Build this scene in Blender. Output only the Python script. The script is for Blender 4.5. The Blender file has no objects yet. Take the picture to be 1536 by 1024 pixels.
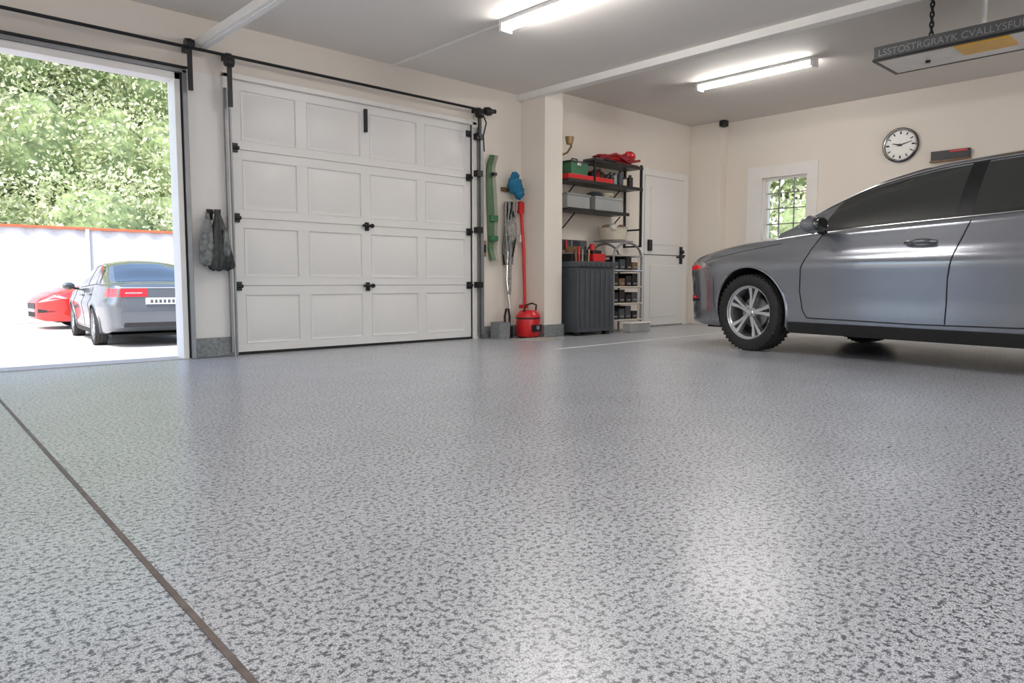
import bpy, bmesh, math, random
import numpy as np
from mathutils import Vector, Matrix
random.seed(7); np.random.seed(7)
S = bpy.context.scene
S.view_settings.view_transform = 'Standard'
S.view_settings.look = 'None'
S.view_settings.exposure = 0.0

# ------------------------------------------------------------------ materials
def mat(name, col, rough=0.5, metal=0.0, var=0.06, scale=8.0, bump=0.0, bscale=60.0,
        coat=0.0, emit=None, estr=0.0, alpha=1.0, spec=0.5, trans=0.0):
    m = bpy.data.materials.new(name); m.use_nodes = True
    nt = m.node_tree; b = nt.nodes['Principled BSDF']
    tc = nt.nodes.new('ShaderNodeTexCoord')
    nz = nt.nodes.new('ShaderNodeTexNoise'); nz.inputs['Scale'].default_value = scale
    nz.inputs['Detail'].default_value = 3
    nt.links.new(tc.outputs['Object'], nz.inputs['Vector'])
    rp = nt.nodes.new('ShaderNodeValToRGB')
    c0 = [max(0, c*(1-var)) for c in col]; c1 = [min(1, c*(1+var)) for c in col]
    rp.color_ramp.elements[0].position = .3; rp.color_ramp.elements[0].color = (*c0, 1)
    rp.color_ramp.elements[1].position = .7; rp.color_ramp.elements[1].color = (*c1, 1)
    nt.links.new(nz.outputs['Fac'], rp.inputs['Fac'])
    nt.links.new(rp.outputs['Color'], b.inputs['Base Color'])
    b.inputs['Roughness'].default_value = rough
    b.inputs['Metallic'].default_value = metal
    b.inputs['Specular IOR Level'].default_value = spec
    b.inputs['Coat Weight'].default_value = coat
    b.inputs['Coat Roughness'].default_value = 0.03
    b.inputs['Alpha'].default_value = alpha
    b.inputs['Transmission Weight'].default_value = trans
    if emit:
        b.inputs['Emission Color'].default_value = (*emit, 1)
        b.inputs['Emission Strength'].default_value = estr
    if bump > 0:
        n2 = nt.nodes.new('ShaderNodeTexNoise'); n2.inputs['Scale'].default_value = bscale
        n2.inputs['Detail'].default_value = 4
        nt.links.new(tc.outputs['Object'], n2.inputs['Vector'])
        bp = nt.nodes.new('ShaderNodeBump'); bp.inputs['Strength'].default_value = bump
        bp.inputs['Distance'].default_value = 0.01
        nt.links.new(n2.outputs['Fac'], bp.inputs['Height'])
        nt.links.new(bp.outputs['Normal'], b.inputs['Normal'])
    return m

M_wall = mat('wall_cream_paint', (.83,.765,.69), .7, var=.015, scale=1.5, bump=.08, bscale=120)
M_wallw = mat('wall_white_paint', (.85,.83,.81), .6, var=.015, scale=2, bump=.05)
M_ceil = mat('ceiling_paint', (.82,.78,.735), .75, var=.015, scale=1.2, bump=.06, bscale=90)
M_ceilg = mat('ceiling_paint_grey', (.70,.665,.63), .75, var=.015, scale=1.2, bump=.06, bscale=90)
M_trim = mat('white_trim_paint', (.86,.84,.81), .4, var=.02)
M_door = mat('door_white_enamel', (.83,.815,.80), .38, var=.012, scale=3)
M_black = mat('black_metal', (.018,.018,.02), .38, metal=.3, var=.2)
M_rub = mat('black_rubber', (.012,.012,.013), .75, var=.2, scale=40)
M_tyre = mat('tyre_rubber', (.016,.016,.017), .7, var=.25, scale=30)
M_dgrey = mat('dark_grey_plastic', (.06,.068,.08), .45, var=.1)
M_grey = mat('grey_metal', (.30,.30,.31), .4, metal=.6, var=.1)
M_chrome = mat('chrome', (.75,.75,.77), .12, metal=1.0, var=.03)
M_alloy = mat('alloy_silver', (.62,.63,.65), .25, metal=.85, var=.03)
M_red = mat('red_plastic', (.62,.015,.02), .32, var=.08)
M_dred = mat('dark_red_cloth', (.32,.02,.03), .8, var=.25, scale=30, bump=.3)
M_green = mat('green_plastic', (.03,.15,.07), .45, var=.15)
M_lgreen = mat('green_board', (.08,.16,.075), .45, var=.15)
M_beige = mat('beige_board', (.34,.34,.26), .45, var=.1)
M_teal = mat('teal_cloth', (.01,.16,.30), .75, var=.25, scale=30, bump=.4, bscale=80)
M_clear = mat('translucent_plastic', (.50,.52,.52), .2, var=.05, alpha=.6)
M_cream = mat('cream_plastic', (.62,.57,.47), .5, var=.08)
M_wood = mat('brown_wood', (.20,.11,.055), .55, var=.35, scale=12)
M_brass = mat('aged_brass', (.36,.25,.13), .4, metal=.7, var=.15)
M_orange = mat('amber_lens', (.80,.42,.01), .3, var=.08)
M_face = mat('clock_face', (.86,.85,.82), .35, var=.01)
M_tube = mat('fluorescent_tube', (.95,.95,.95), .4, emit=(1.0,.965,.92), estr=62, var=0)
M_fix = mat('lamp_housing', (.85,.85,.84), .35, var=.02)
M_groove = mat('joint_brown', (.16,.13,.12), .6, var=.25, scale=20)
M_line = mat('joint_white', (.85,.85,.83), .5, var=.05, scale=20)
M_plate = mat('licence_plate', (.62,.64,.63), .4, var=.03)
M_lensred = mat('tail_lamp_red', (.70,.01,.02), .12, coat=.8, var=.1, scale=40, emit=(.8,.02,.02), estr=.25)
M_glass = mat('tinted_car_glass', (.010,.014,.012), .02, coat=.8, var=.05, spec=1.0)
M_hlamp = mat('headlamp_glass', (.42,.40,.40), .08, coat=1, var=.3, scale=25, metal=.5)
M_fence = mat('white_corrugated_fence', (.50,.52,.54), .5, var=.06)
M_fred = mat('fence_cap_red', (.62,.12,.05), .5, var=.1)
M_conc = mat('driveway_concrete', (.52,.49,.46), .8, var=.10, scale=2, bump=.2)
M_ground = mat('ground_outside', (.48,.44,.38), .9, var=.12, scale=.6, bump=.2)
M_trunk = mat('tree_bark', (.12,.08,.05), .9, var=.3, scale=20, bump=.6)

def paint(name, col, rough=.28, metal=.55):
    return mat(name, col, rough, metal=metal, coat=1.0, var=.02, scale=3)
M_pgrey = paint('car_paint_graphite', (.27,.285,.32), .22, .65)
M_psilv = paint('car_paint_silver', (.12,.135,.15))
M_pred = paint('car_paint_red', (.60,.015,.012), metal=.1)
M_stone = mat('granite_stone', (.22,.235,.24), .5, var=.35, scale=60, bump=.15, bscale=80)

def window_glass():
    m = bpy.data.materials.new('window_glass'); m.use_nodes = True
    nt = m.node_tree; nt.nodes.clear()
    o = nt.nodes.new('ShaderNodeOutputMaterial'); mx = nt.nodes.new('ShaderNodeMixShader')
    t = nt.nodes.new('ShaderNodeBsdfTransparent'); g = nt.nodes.new('ShaderNodeBsdfGlossy')
    g.inputs['Roughness'].default_value = .02
    f = nt.nodes.new('ShaderNodeFresnel'); f.inputs['IOR'].default_value = 1.3
    nt.links.new(f.outputs[0], mx.inputs[0]); nt.links.new(t.outputs[0], mx.inputs[1])
    nt.links.new(g.outputs[0], mx.inputs[2]); nt.links.new(mx.outputs[0], o.inputs[0]); return m
M_wglass = window_glass()

def floor_mat():
    m = bpy.data.materials.new('epoxy_flake_floor'); m.use_nodes = True
    nt = m.node_tree; b = nt.nodes['Principled BSDF']; L = nt.links.new
    tc = nt.nodes.new('ShaderNodeTexCoord')
    def noise(sc, det=3, rough=.5, dist=0):
        n = nt.nodes.new('ShaderNodeTexNoise'); n.inputs['Scale'].default_value = sc
        n.inputs['Detail'].default_value = det; n.inputs['Roughness'].default_value = rough
        n.inputs['Distortion'].default_value = dist
        L(tc.outputs['Object'], n.inputs['Vector']); return n
    def ramp(src, p0, c0, p1, c1):
        r = nt.nodes.new('ShaderNodeValToRGB')
        r.color_ramp.elements[0].position = p0; r.color_ramp.elements[0].color = (*c0,1)
        r.color_ramp.elements[1].position = p1; r.color_ramp.elements[1].color = (*c1,1)
        L(src, r.inputs['Fac']); return r
    def mul(a, c, fac=1.0):
        x = nt.nodes.new('ShaderNodeMix'); x.data_type='RGBA'; x.blend_type='MULTIPLY'
        x.inputs[0].default_value = fac; L(a, x.inputs[6]); L(c, x.inputs[7]); return x.outputs[2]
    base = ramp(noise(360,2,.7).outputs['Fac'], .38,(.38,.40,.44), .58,(.80,.82,.86))
    fl = ramp(noise(76,5,.72,.1).outputs['Fac'], .425,(.17,.18,.205), .49,(1,1,1))
    fl2 = ramp(noise(210,3,.65,.2).outputs['Fac'], .38,(.34,.35,.38), .46,(1,1,1))
    mot = ramp(noise(3,3).outputs['Fac'], .3,(.90,.90,.90), .7,(1,1,1))
    c = mul(base.outputs[0], fl.outputs[0]); c = mul(c, fl2.outputs[0]); c = mul(c, mot.outputs[0])
    L(c, b.inputs['Base Color'])
    rr = ramp(noise(40,3).outputs['Fac'], .3,(.27,)*3, .7,(.37,)*3)
    L(rr.outputs[0], b.inputs['Roughness'])
    b.inputs['Specular IOR Level'].default_value = .5
    b.inputs['Coat Weight'].default_value = .22; b.inputs['Coat Roughness'].default_value = .20
    bp = nt.nodes.new('ShaderNodeBump'); bp.inputs['Strength'].default_value = .14
    bp.inputs['Distance'].default_value = .004
    L(noise(120,3).outputs['Fac'], bp.inputs['Height']); L(bp.outputs[0], b.inputs['Normal'])
    return m
M_floor = floor_mat()

def leaf_mat(name, cols):
    m = bpy.data.materials.new(name); m.use_nodes = True
    nt = m.node_tree; b = nt.nodes['Principled BSDF']; L = nt.links.new
    g = nt.nodes.new('ShaderNodeNewGeometry'); r = nt.nodes.new('ShaderNodeValToRGB')
    e = r.color_ramp.elements
    e[0].position = 0; e[0].color = (*cols[0],1); e[1].position = 1; e[1].color = (*cols[-1],1)
    for i,c in enumerate(cols[1:-1]):
        k = e.new((i+1)/(len(cols)-1)); k.color = (*c,1)
    L(g.outputs['Random Per Island'], r.inputs['Fac']); L(r.outputs[0], b.inputs['Base Color'])
    b.inputs['Roughness'].default_value = .55
    tr = nt.nodes.new('ShaderNodeBsdfTranslucent'); L(r.outputs[0], tr.inputs['Color'])
    mx = nt.nodes.new('ShaderNodeMixShader'); mx.inputs[0].default_value = .4
    o = nt.nodes['Material Output']
    L(b.outputs[0], mx.inputs[1]); L(tr.outputs[0], mx.inputs[2]); L(mx.outputs[0], o.inputs[0])
    return m
M_leaf = leaf_mat('leaves', [(.22,.30,.12),(.46,.53,.28),(.70,.72,.50),(.84,.84,.66),(.36,.44,.21)])
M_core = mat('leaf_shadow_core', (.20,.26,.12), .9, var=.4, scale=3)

# ------------------------------------------------------------------ mesh builder
class MB:
    def __init__(s): s.v=[]; s.f=[]; s.m=[]; s.sm=[]; s.mats=[]
    def mi(s, m):
        if m not in s.mats: s.mats.append(m)
        return s.mats.index(m)
    def add(s, vs, fs, m, smooth=False):
        o = len(s.v); k = s.mi(m)
        s.v += [tuple(p) for p in vs]
        for f in fs: s.f.append(tuple(i+o for i in f)); s.m.append(k); s.sm.append(smooth)
    def box(s, lo, hi, m, rz=0.0, M=None):
        c = [(lo[i]+hi[i])/2 for i in range(3)]; h = [(hi[i]-lo[i])/2 for i in range(3)]
        R = Matrix.Rotation(rz,3,'Z') if M is None else M
        vs = []
        for z in (-1,1):
            for x,y in ((-1,-1),(1,-1),(1,1),(-1,1)):
                vs.append(Vector(c)+R@Vector((x*h[0],y*h[1],z*h[2])))
        s.add(vs, [(3,2,1,0),(4,5,6,7),(0,1,5,4),(1,2,6,5),(2,3,7,6),(3,0,4,7)], m)
    def cyl(s, p0, p1, r, m, r1=None, n=16, smooth=True):
        p0=Vector(p0); p1=Vector(p1); r1 = r if r1 is None else r1
        d=(p1-p0).normalized(); a=d.orthogonal().normalized(); b=d.cross(a)
        vs=[]
        for p,q in ((p0,r),(p1,r1)):
            for i in range(n):
                t=2*math.pi*i/n; vs.append(p+(a*math.cos(t)+b*math.sin(t))*q)
        s.add(vs, [(i,(i+1)%n,n+(i+1)%n,n+i) for i in range(n)], m, smooth)
        s.add(vs[:n], [tuple(range(n))[::-1]], m); s.add(vs[n:], [tuple(range(n))], m)
    def tube(s, pts, r, m, n=8, closed=False):
        pts=[Vector(p) for p in pts]; N=len(pts); vs=[]; a=None
        for i,p in enumerate(pts):
            if closed: d=(pts[(i+1)%N]-pts[i-1]).normalized()
            else: d=(pts[min(i+1,N-1)]-pts[max(i-1,0)]).normalized()
            if a is None: a=d.orthogonal().normalized()
            else:
                a=(a-d*a.dot(d)); a = a.normalized() if a.length>1e-6 else d.orthogonal().normalized()
            b=d.cross(a)
            for k in range(n):
                t=2*math.pi*k/n; vs.append(p+(a*math.cos(t)+b*math.sin(t))*r)
        fs=[]
        for i in range(N if closed else N-1):
            j=(i+1)%N
            for k in range(n): fs.append((i*n+k,i*n+(k+1)%n,j*n+(k+1)%n,j*n+k))
        if not closed: fs += [tuple(range(n))[::-1], tuple((N-1)*n+k for k in range(n))]
        s.add(vs, fs, m, True)
    def ell(s, c, r, m, seg=20, rings=12, fn=None):
        vs=[]
        for i in range(rings+1):
            ph=math.pi*i/rings
            for k in range(seg):
                t=2*math.pi*k/seg
                d=Vector((math.sin(ph)*math.cos(t), math.sin(ph)*math.sin(t), math.cos(ph)))
                if fn: d=d*fn(d)
                vs.append((c[0]+d.x*r[0], c[1]+d.y*r[1], c[2]+d.z*r[2]))
        fs=[(i*seg+k,(i+1)*seg+k,(i+1)*seg+(k+1)%seg,i*seg+(k+1)%seg) for i in range(rings) for k in range(seg)]
        s.add(vs, fs, m, True)
    def lathe(s, prof, c, axis, m, n=32, smooth=True):
        ax=Vector(axis).normalized(); a=ax.orthogonal().normalized(); b=ax.cross(a); c=Vector(c); vs=[]
        for r,h in prof:
            for k in range(n):
                t=2*math.pi*k/n; vs.append(c+ax*h+(a*math.cos(t)+b*math.sin(t))*r)
        fs=[(i*n+k,i*n+(k+1)%n,(i+1)*n+(k+1)%n,(i+1)*n+k) for i in range(len(prof)-1) for k in range(n)]
        s.add(vs, fs, m, smooth)
    def grid(s, P, m, smooth=True):
        R=len(P); C=len(P[0]); vs=[p for row in P for p in row]
        s.add(vs, [(i*C+j,i*C+j+1,(i+1)*C+j+1,(i+1)*C+j) for i in range(R-1) for j in range(C-1)], m, smooth)
    def build(s, name, bevel=0, parent=None, weld=False, sharp=35):
        me=bpy.data.meshes.new(name); me.from_pydata(s.v,[],s.f)
        for m in s.mats: me.materials.append(m)
        me.polygons.foreach_set('material_index', s.m)
        me.polygons.foreach_set('use_smooth', s.sm)
        bm=bmesh.new(); bm.from_mesh(me)
        if weld: bmesh.ops.remove_doubles(bm, verts=bm.verts, dist=1e-5)
        bmesh.ops.recalc_face_normals(bm, faces=bm.faces); bm.to_mesh(me); bm.free()
        me.set_sharp_from_angle(angle=math.radians(sharp))
        o=bpy.data.objects.new(name, me); S.collection.objects.link(o)
        if bevel>0:
            b=o.modifiers.new('bevel','BEVEL'); b.width=bevel; b.segments=2; b.limit_method='ANGLE'; b.angle_limit=math.radians(50)
        if parent: o.parent=parent
        return o

def boxobj(name, boxes, m, bevel=0):
    b=MB()
    for lo,hi in boxes: b.box(lo,hi,m)
    return b.build(name,bevel)
def boxeach(name, boxes, m):
    for q in boxes: boxobj(name,[q],m)

# ------------------------------------------------------------------ room shell
YA=5.65
XE=8.82
ZC=2.54; ZR=2.68
OX0,OX1,OZ=-0.47,1.97,2.10      # open bay
DX0,DX1,DZ=2.33,4.77,2.14       # closed sectional door
XW=-3.2; YS=-4.2
boxobj('floor', [((XW-.2,YS-.2,-.55),(XE+.2,YA+.2,0))], M_floor)
boxeach('wall_north', [((XW,YA,0),(OX0,YA+.2,2.9)),((OX0,YA,OZ),(OX1,YA+.2,2.9)),
        ((DX0,YA,DZ),(DX1,YA+.2,2.9)),((DX1,YA,0),(XE+.2,YA+.2,2.9)),((OX1,YA,2.14),(DX0,YA+.2,2.9))], M_wall)
boxeach('wall_north', [((OX1,YA,0),(DX0,YA+.2,2.14))], M_wallw)
WY0,WY1,WZ0,WZ1=4.07,4.66,1.12,1.90
boxeach('wall_east', [((XE,YS,0),(XE+.2,WY0,2.9)),((XE,WY1,0),(XE+.2,YA,2.9)),((XE,WY0,0),(XE+.2,WY1,WZ0)),((XE,WY0,WZ1),(XE+.2,WY1,2.9))], M_wall)
boxobj('wall_west', [((XW-.2,YS-.2,0),(XW,YA+.2,2.9))], M_wall)
boxeach('wall_south', [((XW,YS-.2,0),(-.6,YS,2.9)),((7.6,YS-.2,0),(XE+.2,YS,2.9)),((-.6,YS-.2,2.25),(7.6,YS,2.9))], M_wall)  # unseen wall; its wide opening is added to let fill light in
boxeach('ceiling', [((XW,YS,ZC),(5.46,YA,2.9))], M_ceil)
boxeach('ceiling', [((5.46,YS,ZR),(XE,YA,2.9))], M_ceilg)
boxobj('roof', [((XW-.25,YS-.25,2.9),(XE+.25,YA+.25,3.0))], M_dgrey)
boxobj('trim_beam', [((5.40,YS,2.475),(5.50,YA,ZC+.01))], M_trim, .004)
boxobj('trim_pillar', [((5.46,5.30,0),(5.73,YA,ZR))], M_wall, .006)
boxobj('trim_corner_column', [((8.66,5.18,0),(XE,YA,ZR))], M_wall, .006)
boxobj('baseboard_pillar', [((5.44,5.28,0),(5.75,YA,.13))], M_stone, .006)
boxobj('baseboard_north', [((1.99,YA-.025,0),(2.31,YA,.15)),((4.86,YA-.02,0),(5.44,YA,.12))], M_stone, .006)
boxobj('baseboard_east', [((XE-.015,YS,0),(XE,5.18,.10))], M_trim, .003)
boxobj('ceiling_conduit', [((3.835,4.16,ZC-.014),(3.85,YA,ZC))], M_trim)

# floor joints
def strip(name, p0, p1, w, m, z=.0015):
    p0=Vector((*p0,0)); p1=Vector((*p1,0)); d=(p1-p0).normalized(); n=Vector((-d.y,d.x,0))*w/2
    b=MB(); vs=[p0-n,p1-n,p1+n,p0+n]; lo=[(v.x,v.y,-.003) for v in vs]; hi=[(v.x,v.y,z) for v in vs]
    b.add(lo+hi,[(3,2,1,0),(4,5,6,7),(0,1,5,4),(1,2,6,5),(2,3,7,6),(3,0,4,7)],m); return b.build(name)
strip('floor_expansion_joint', (.335,-.6), (.65,5.55), .012, M_groove, .002)
strip('floor_joint_line', (4.55,4.28), (8.5,4.40), .030, M_line)
boxobj('door_threshold', [((OX0,YA-.04,-.01),(OX1,YA+.2,.006))], M_conc)
boxobj('floor_mat', [((4.92,4.98,0),(5.42,5.27,.008))], mat('mat_beige',(.42,.39,.35),.9,var=.15,scale=80,bump=.3), .003)

# ------------------------------------------------------------------ open bay frame
b=MB()
b.box((OX1-.05,YA-.03,0),(OX1+.0,YA+.12,OZ),M_trim)
b.box((OX1,YA-.05,0),(OX1+.035,YA,OZ+.02),M_grey)
b.box((OX1-.012,YA-.035,0),(OX1+.006,YA-.028,OZ),M_rub)
b.box((OX0,YA-.03,0),(OX0+.05,YA+.12,OZ),M_trim)
b.box((OX0-.035,YA-.05,0),(OX0,YA,OZ+.02),M_grey)
b.box((OX0,YA-.03,OZ-.05),(OX1,YA+.12,OZ),M_trim)
b.box((OX0-.035,YA-.05,OZ),(OX1+.035,YA-.0,OZ+.03),M_grey)
b.box((OX0-.035,YA-.07,OZ+.03),(OX1+.035,YA,OZ+.045),M_black)
b.build('trim_open_bay', .003)

# ------------------------------------------------------------------ sectional garage door
def garage_door():
    b=MB(); y0=YA+.02; H=DZ-.015; n=4; hs=H/n
    b.box((DX0,y0+.014,.015),(DX1,y0+.05,H),M_door)
    b.box((DX0,y0-.004,0),(DX1,y0+.05,.022),M_rub)
    W=DX1-DX0; cw=W/4
    for r in range(n):
        z0=.02+r*hs; z1=z0+hs-.005
        mz=.068
        b.box((DX0,y0,z0),(DX1,y0+.014,z0+mz),M_door); b.box((DX0,y0,z1-mz),(DX1,y0+.014,z1),M_door)
        for c in range(4):
            x0=DX0+c*cw+.048; x1=DX0+(c+1)*cw-.048
            if c==0: x0+=.05
            if c==3: x1-=.03
            lx = DX0 if c==0 else DX0+c*cw-.048
            b.box((lx,y0,z0+mz),(x0,y0+.014,z1-mz),M_door)
            if c==3: b.box((x1,y0,z0+mz),(DX1,y0+.014,z1-mz),M_door)
            def ring(d,y): return [(x0+d,y,z0+mz+d),(x1-d,y,z0+mz+d),(x1-d,y,z1-mz-d),(x0+d,y,z1-mz-d)]
            R=[ring(0,y0-.004),ring(.005,y0-.004),ring(.010,y0+.009),ring(.018,y0+.009),ring(.034,y0+.002)]
            vs=[p for q in R for p in q]; fs=[]
            for i in range(len(R)-1):
                for k in range(4): fs.append((i*4+k,i*4+(k+1)%4,(i+1)*4+(k+1)%4,(i+1)*4+k))
            k=(len(R)-1)*4; fs.append((k,k+1,k+2,k+3))
            o=ring(0,y0+.001); vs2=o+R[0]; b.add(vs2,[(k,(k+1)%4,4+(k+1)%4,4+k) for k in range(4)],M_door)
            b.add(vs,fs,M_door)
    for z in (.545,1.08,1.62):
        for x in (DX0+.03,DX1-.03):
            b.box((x-.03,y0-.02,z-.035),(x+.03,y0,z+.035),M_black); b.cyl((x-.035,y0-.025,z),(x+.035,y0-.025,z),.014,M_black)
    for z in (.545,1.08):
        x=DX0+2*cw-.0
        b.box((x-.018,y0-.014,z-.045),(x+.018,y0,z+.03),M_black); b.cyl((x-.05,y0-.026,z),(x+.045,y0-.026,z),.012,M_black)
        b.ell((x+.045,y0-.026,z),(.02,.02,.02),M_black,10,8)
    x=DX0+2*cw; b.box((x-.012,y0-.03,1.90),(x+.012,y0,2.10),M_black)
    b.box((DX1-.06,y0-.02,2.02),(DX1,y0,2.08),M_black)
    return b.build('door_1',.001)
garage_door()
b=MB()
b.box((DX0-.05,YA-.02,0),(DX0,YA+.03,DZ+.03),M_trim)
b.box((DX0-.012,YA-.03,0),(DX0+.004,YA+.0,DZ),M_grey)
b.box((DX1,YA-.02,0),(DX1+.05,YA+.03,DZ+.03),M_trim)
b.box((DX0-.05,YA-.02,DZ),(DX1+.05,YA+.03,DZ+.04),M_trim)
b.build('trim_garage_door',.002)
b=MB()
for x in (DX1+.055,):
    b.box((x,YA-.07,.03),(x+.045,YA-.02,2.12),M_grey)
    b.box((x-.006,YA-.075,.03),(x+.002,YA-.05,2.12),M_dgrey)
    for z in (.55,1.1,1.66,2.02): 
        b.box((x-.05,YA-.085,z-.03),(x+.02,YA-.02,z+.03),M_black)
b.box((DX0-.055,YA-.05,.03),(DX0-.035,YA-.02,2.05),M_grey)
b.build('door_track',.002)

# torsion bar
b=MB(); zr=2.275; yr=YA-.10
b.tube([(OX0-.3,yr,zr+.0),(DX1+.12,yr,zr)],.012,M_black,10)
def hang(x, z0, z1):
    b.box((x-.015,yr-.012,z0),(x+.015,yr+.010,z1),M_black)
    b.box((x-.02,yr,zr-.02),(x+.02,YA,zr+.02),M_black)
    b.lathe([(.0,-.03),(.035,-.03),(.04,0),(.035,.03),(0,.03)],(x,yr,z1-.02),(1,0,0),M_black,16)
hang(2.01,1.97,2.32); hang(2.30,1.90,2.25)
hang(DX1+.02,2.02,2.25)
b.lathe([(.0,-.04),(.035,-.04),(.045,0),(.035,.04),(0,.04)],(DX1+.13,yr,zr),(1,0,0),M_black,16)
b.cyl((DX1+.13,yr,zr),(DX1+.22,yr-.01,zr+.01),.022,M_black)
b.tube([(DX1+.05,yr,zr-.02),(DX1+.09,yr-.02,zr-.12),(DX1+.06,yr-.01,zr-.25),(DX1+.08,yr,zr-.40)],.007,M_black)
b.build('torsion_bar')
# overhead rail
b=MB()
b.box((2.07,-1.0,2.30),(2.15,YA,2.36),M_trim); b.box((2.095,-1.0,2.29),(2.125,YA,2.30),M_trim)
for y in (3.2,.6): b.box((2.10,y,2.36),(2.13,y+.04,ZC),M_trim)
b.build('overhead_rail',.003)

# ------------------------------------------------------------------ lamps
def lamp(x,y0,y1,z):
    b=MB()
    b.box((x-.05,y0,z-.03),(x+.05,y1,z),M_fix)
    b.box((x-.055,y0-.012,z-.085),(x+.055,y0+.018,z),M_fix); b.box((x-.055,y1-.018,z-.085),(x+.055,y1+.012,z),M_fix)
    P=[]
    for i in range(15):
        t=-.5+(math.pi+1.0)*i/14; P.append([(x-.040*math.cos(t),y0+.018,z-.050-.026*math.sin(t)),(x-.040*math.cos(t),y1-.018,z-.050-.026*math.sin(t))])
    b.grid(P,M_tube)
    return b.build('ceiling_lamp')
lamp(3.84,2.92,4.15,ZC)
lamp(6.86,3.14,4.38,ZR)
lamp(3.84,-1.6,-.4,ZC); lamp(6.86,-1.4,-.2,ZR); lamp(.2,.2,1.4,ZC); lamp(-1.6,3.0,4.2,ZC); lamp(-.2,-3.0,-1.8,ZC)  # fixtures out of view, added to brighten the interior

# ------------------------------------------------------------------ side door (dutch)
b=MB(); x0,x1,zt=7.62,8.50,1.93; y=YA
b.box((x0,y-.03,.015),(x1,y,.925),M_door); b.box((x0,y-.03,.935),(x1,y,zt),M_door)
b.box((x0-.003,y-.018,.9),(x1+.003,y-.001,.95),M_black)
for zz0,zz1 in ((.12,.80),(1.06,1.80)):
    b.box((x0+.12,y-.036,zz0),(x1-.12,y-.028,zz1),M_door)
b.box((x1-.17,y-.06,.90),(x1-.02,y-.03,.92),M_black); b.box((x1-.10,y-.05,.82),(x1-.05,y-.03,1.05),M_black)
b.cyl((x1-.075,y-.08,.98),(x1-.075,y-.03,.98),.025,M_black); b.cyl((x1-.16,y-.08,.93),(x1-.05,y-.08,.93),.012,M_black)
b.box((x0+.06,y-.06,.98),(x0+.13,y-.03,1.12),M_black)
b.build('door_2',.003)
boxobj('trim_side_door', [((x0-.09,y-.022,0),(x0-.005,y,zt+.09)),((x1+.005,y-.022,0),(x1+.09,y,zt+.09)),((x0-.005,y-.022,zt+.005),(x1+.005,y,zt+.09))], M_trim,.004)

# ------------------------------------------------------------------ window on east wall
b=MB(); X=XE
T=.13
b.box((X-.03,WY0-T,WZ1),(X,WY1+.2,WZ1+.15),M_trim); b.box((X-.035,WY0-T-.02,WZ0-.14),(X,WY1+.22,WZ0),M_trim)
b.box((X-.03,WY0-T,WZ0),(X,WY0,WZ1),M_trim); b.box((X-.03,WY1,WZ0),(X,WY1+.2,WZ1),M_trim)
for lo,hi in (((X,WY0,WZ0),(X+.15,WY0+.02,WZ1)),((X,WY1-.02,WZ0),(X+.15,WY1,WZ1)),((X,WY0,WZ0),(X+.15,WY1,WZ0+.02)),((X,WY0,WZ1-.02),(X+.15,WY1,WZ1))): b.box(lo,hi,M_trim)
fx=X+.05
for i in range(1,3):
    yy=WY0+(WY1-WY0)*i/3; b.box((fx,yy-.006,WZ0+.02),(fx+.02,yy+.006,WZ1-.02),M_grey)
for i in range(1,4):
    zz=WZ0+(WZ1-WZ0)*i/4; b.box((fx,WY0+.02,zz-.006),(fx+.02,WY1-.02,zz+.006),M_grey)
b.box((fx,WY0+.02,WZ0+.02),(fx+.02,WY0+.045,WZ1-.02),M_trim); b.box((fx,WY1-.045,WZ0+.02),(fx+.02,WY1-.02,WZ1-.02),M_trim)
b.box((fx+.008,WY0+.02,WZ0+.02),(fx+.011,WY1-.02,WZ1-.02),M_wglass)
b.build('window_1',.0015)

# ------------------------------------------------------------------ clock
b=MB(); c=(XE,3.02,2.10)
b.lathe([(.0,.0),(.18,.0),(.188,.012),(.188,.035),(.178,.045),(.165,.04),(.160,.025)],c,(-1,0,0),M_black,48)
b.lathe([(.180,.045),(.170,.049),(.161,.040)],c,(-1,0,0),M_chrome,48)
b.lathe([(.0,.022),(.163,.022)],c,(-1,0,0),M_face,48)
def ch(ang,r): return (XE-.026, c[1]+r*math.sin(-ang), c[2]+r*math.cos(ang))
for k in range(12):
    a=k*math.pi/6; p=ch(a,.118); q=ch(a,.148)
    w=.009 if k%3 else .013
    b.cyl(p,q,w*.6,M_black,n=6)
for a,r,w in ((math.radians(285),.085,.008),(math.radians(75),.125,.006),(math.radians(255),.04,.006)):
    b.cyl((XE-.03,c[1],c[2]),(XE-.03,ch(a,r)[1],ch(a,r)[2]),w,M_black,r1=w*.4,n=8)
b.cyl((XE-.022,c[1],c[2]),(XE-.038,c[1],c[2]),.014,M_black)
b.build('wall_clock')
b=MB(); b.box((XE-.05,2.33,1.88),(XE,2.70,1.98),M_black); b.box((XE-.055,2.35,1.955),(XE-.045,2.52,1.975),M_red); b.box((XE-.06,2.32,1.865),(XE,2.71,1.88),M_wood)
b.build('wall_sign',.003)
b=MB(); b.box((8.60,5.10,ZR-.075),(8.70,5.18,ZR),M_black); b.cyl((8.62,5.12,ZR-.09),(8.62,5.12,ZR-.04),.03,M_black); b.build('security_sensor',.006)

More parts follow.
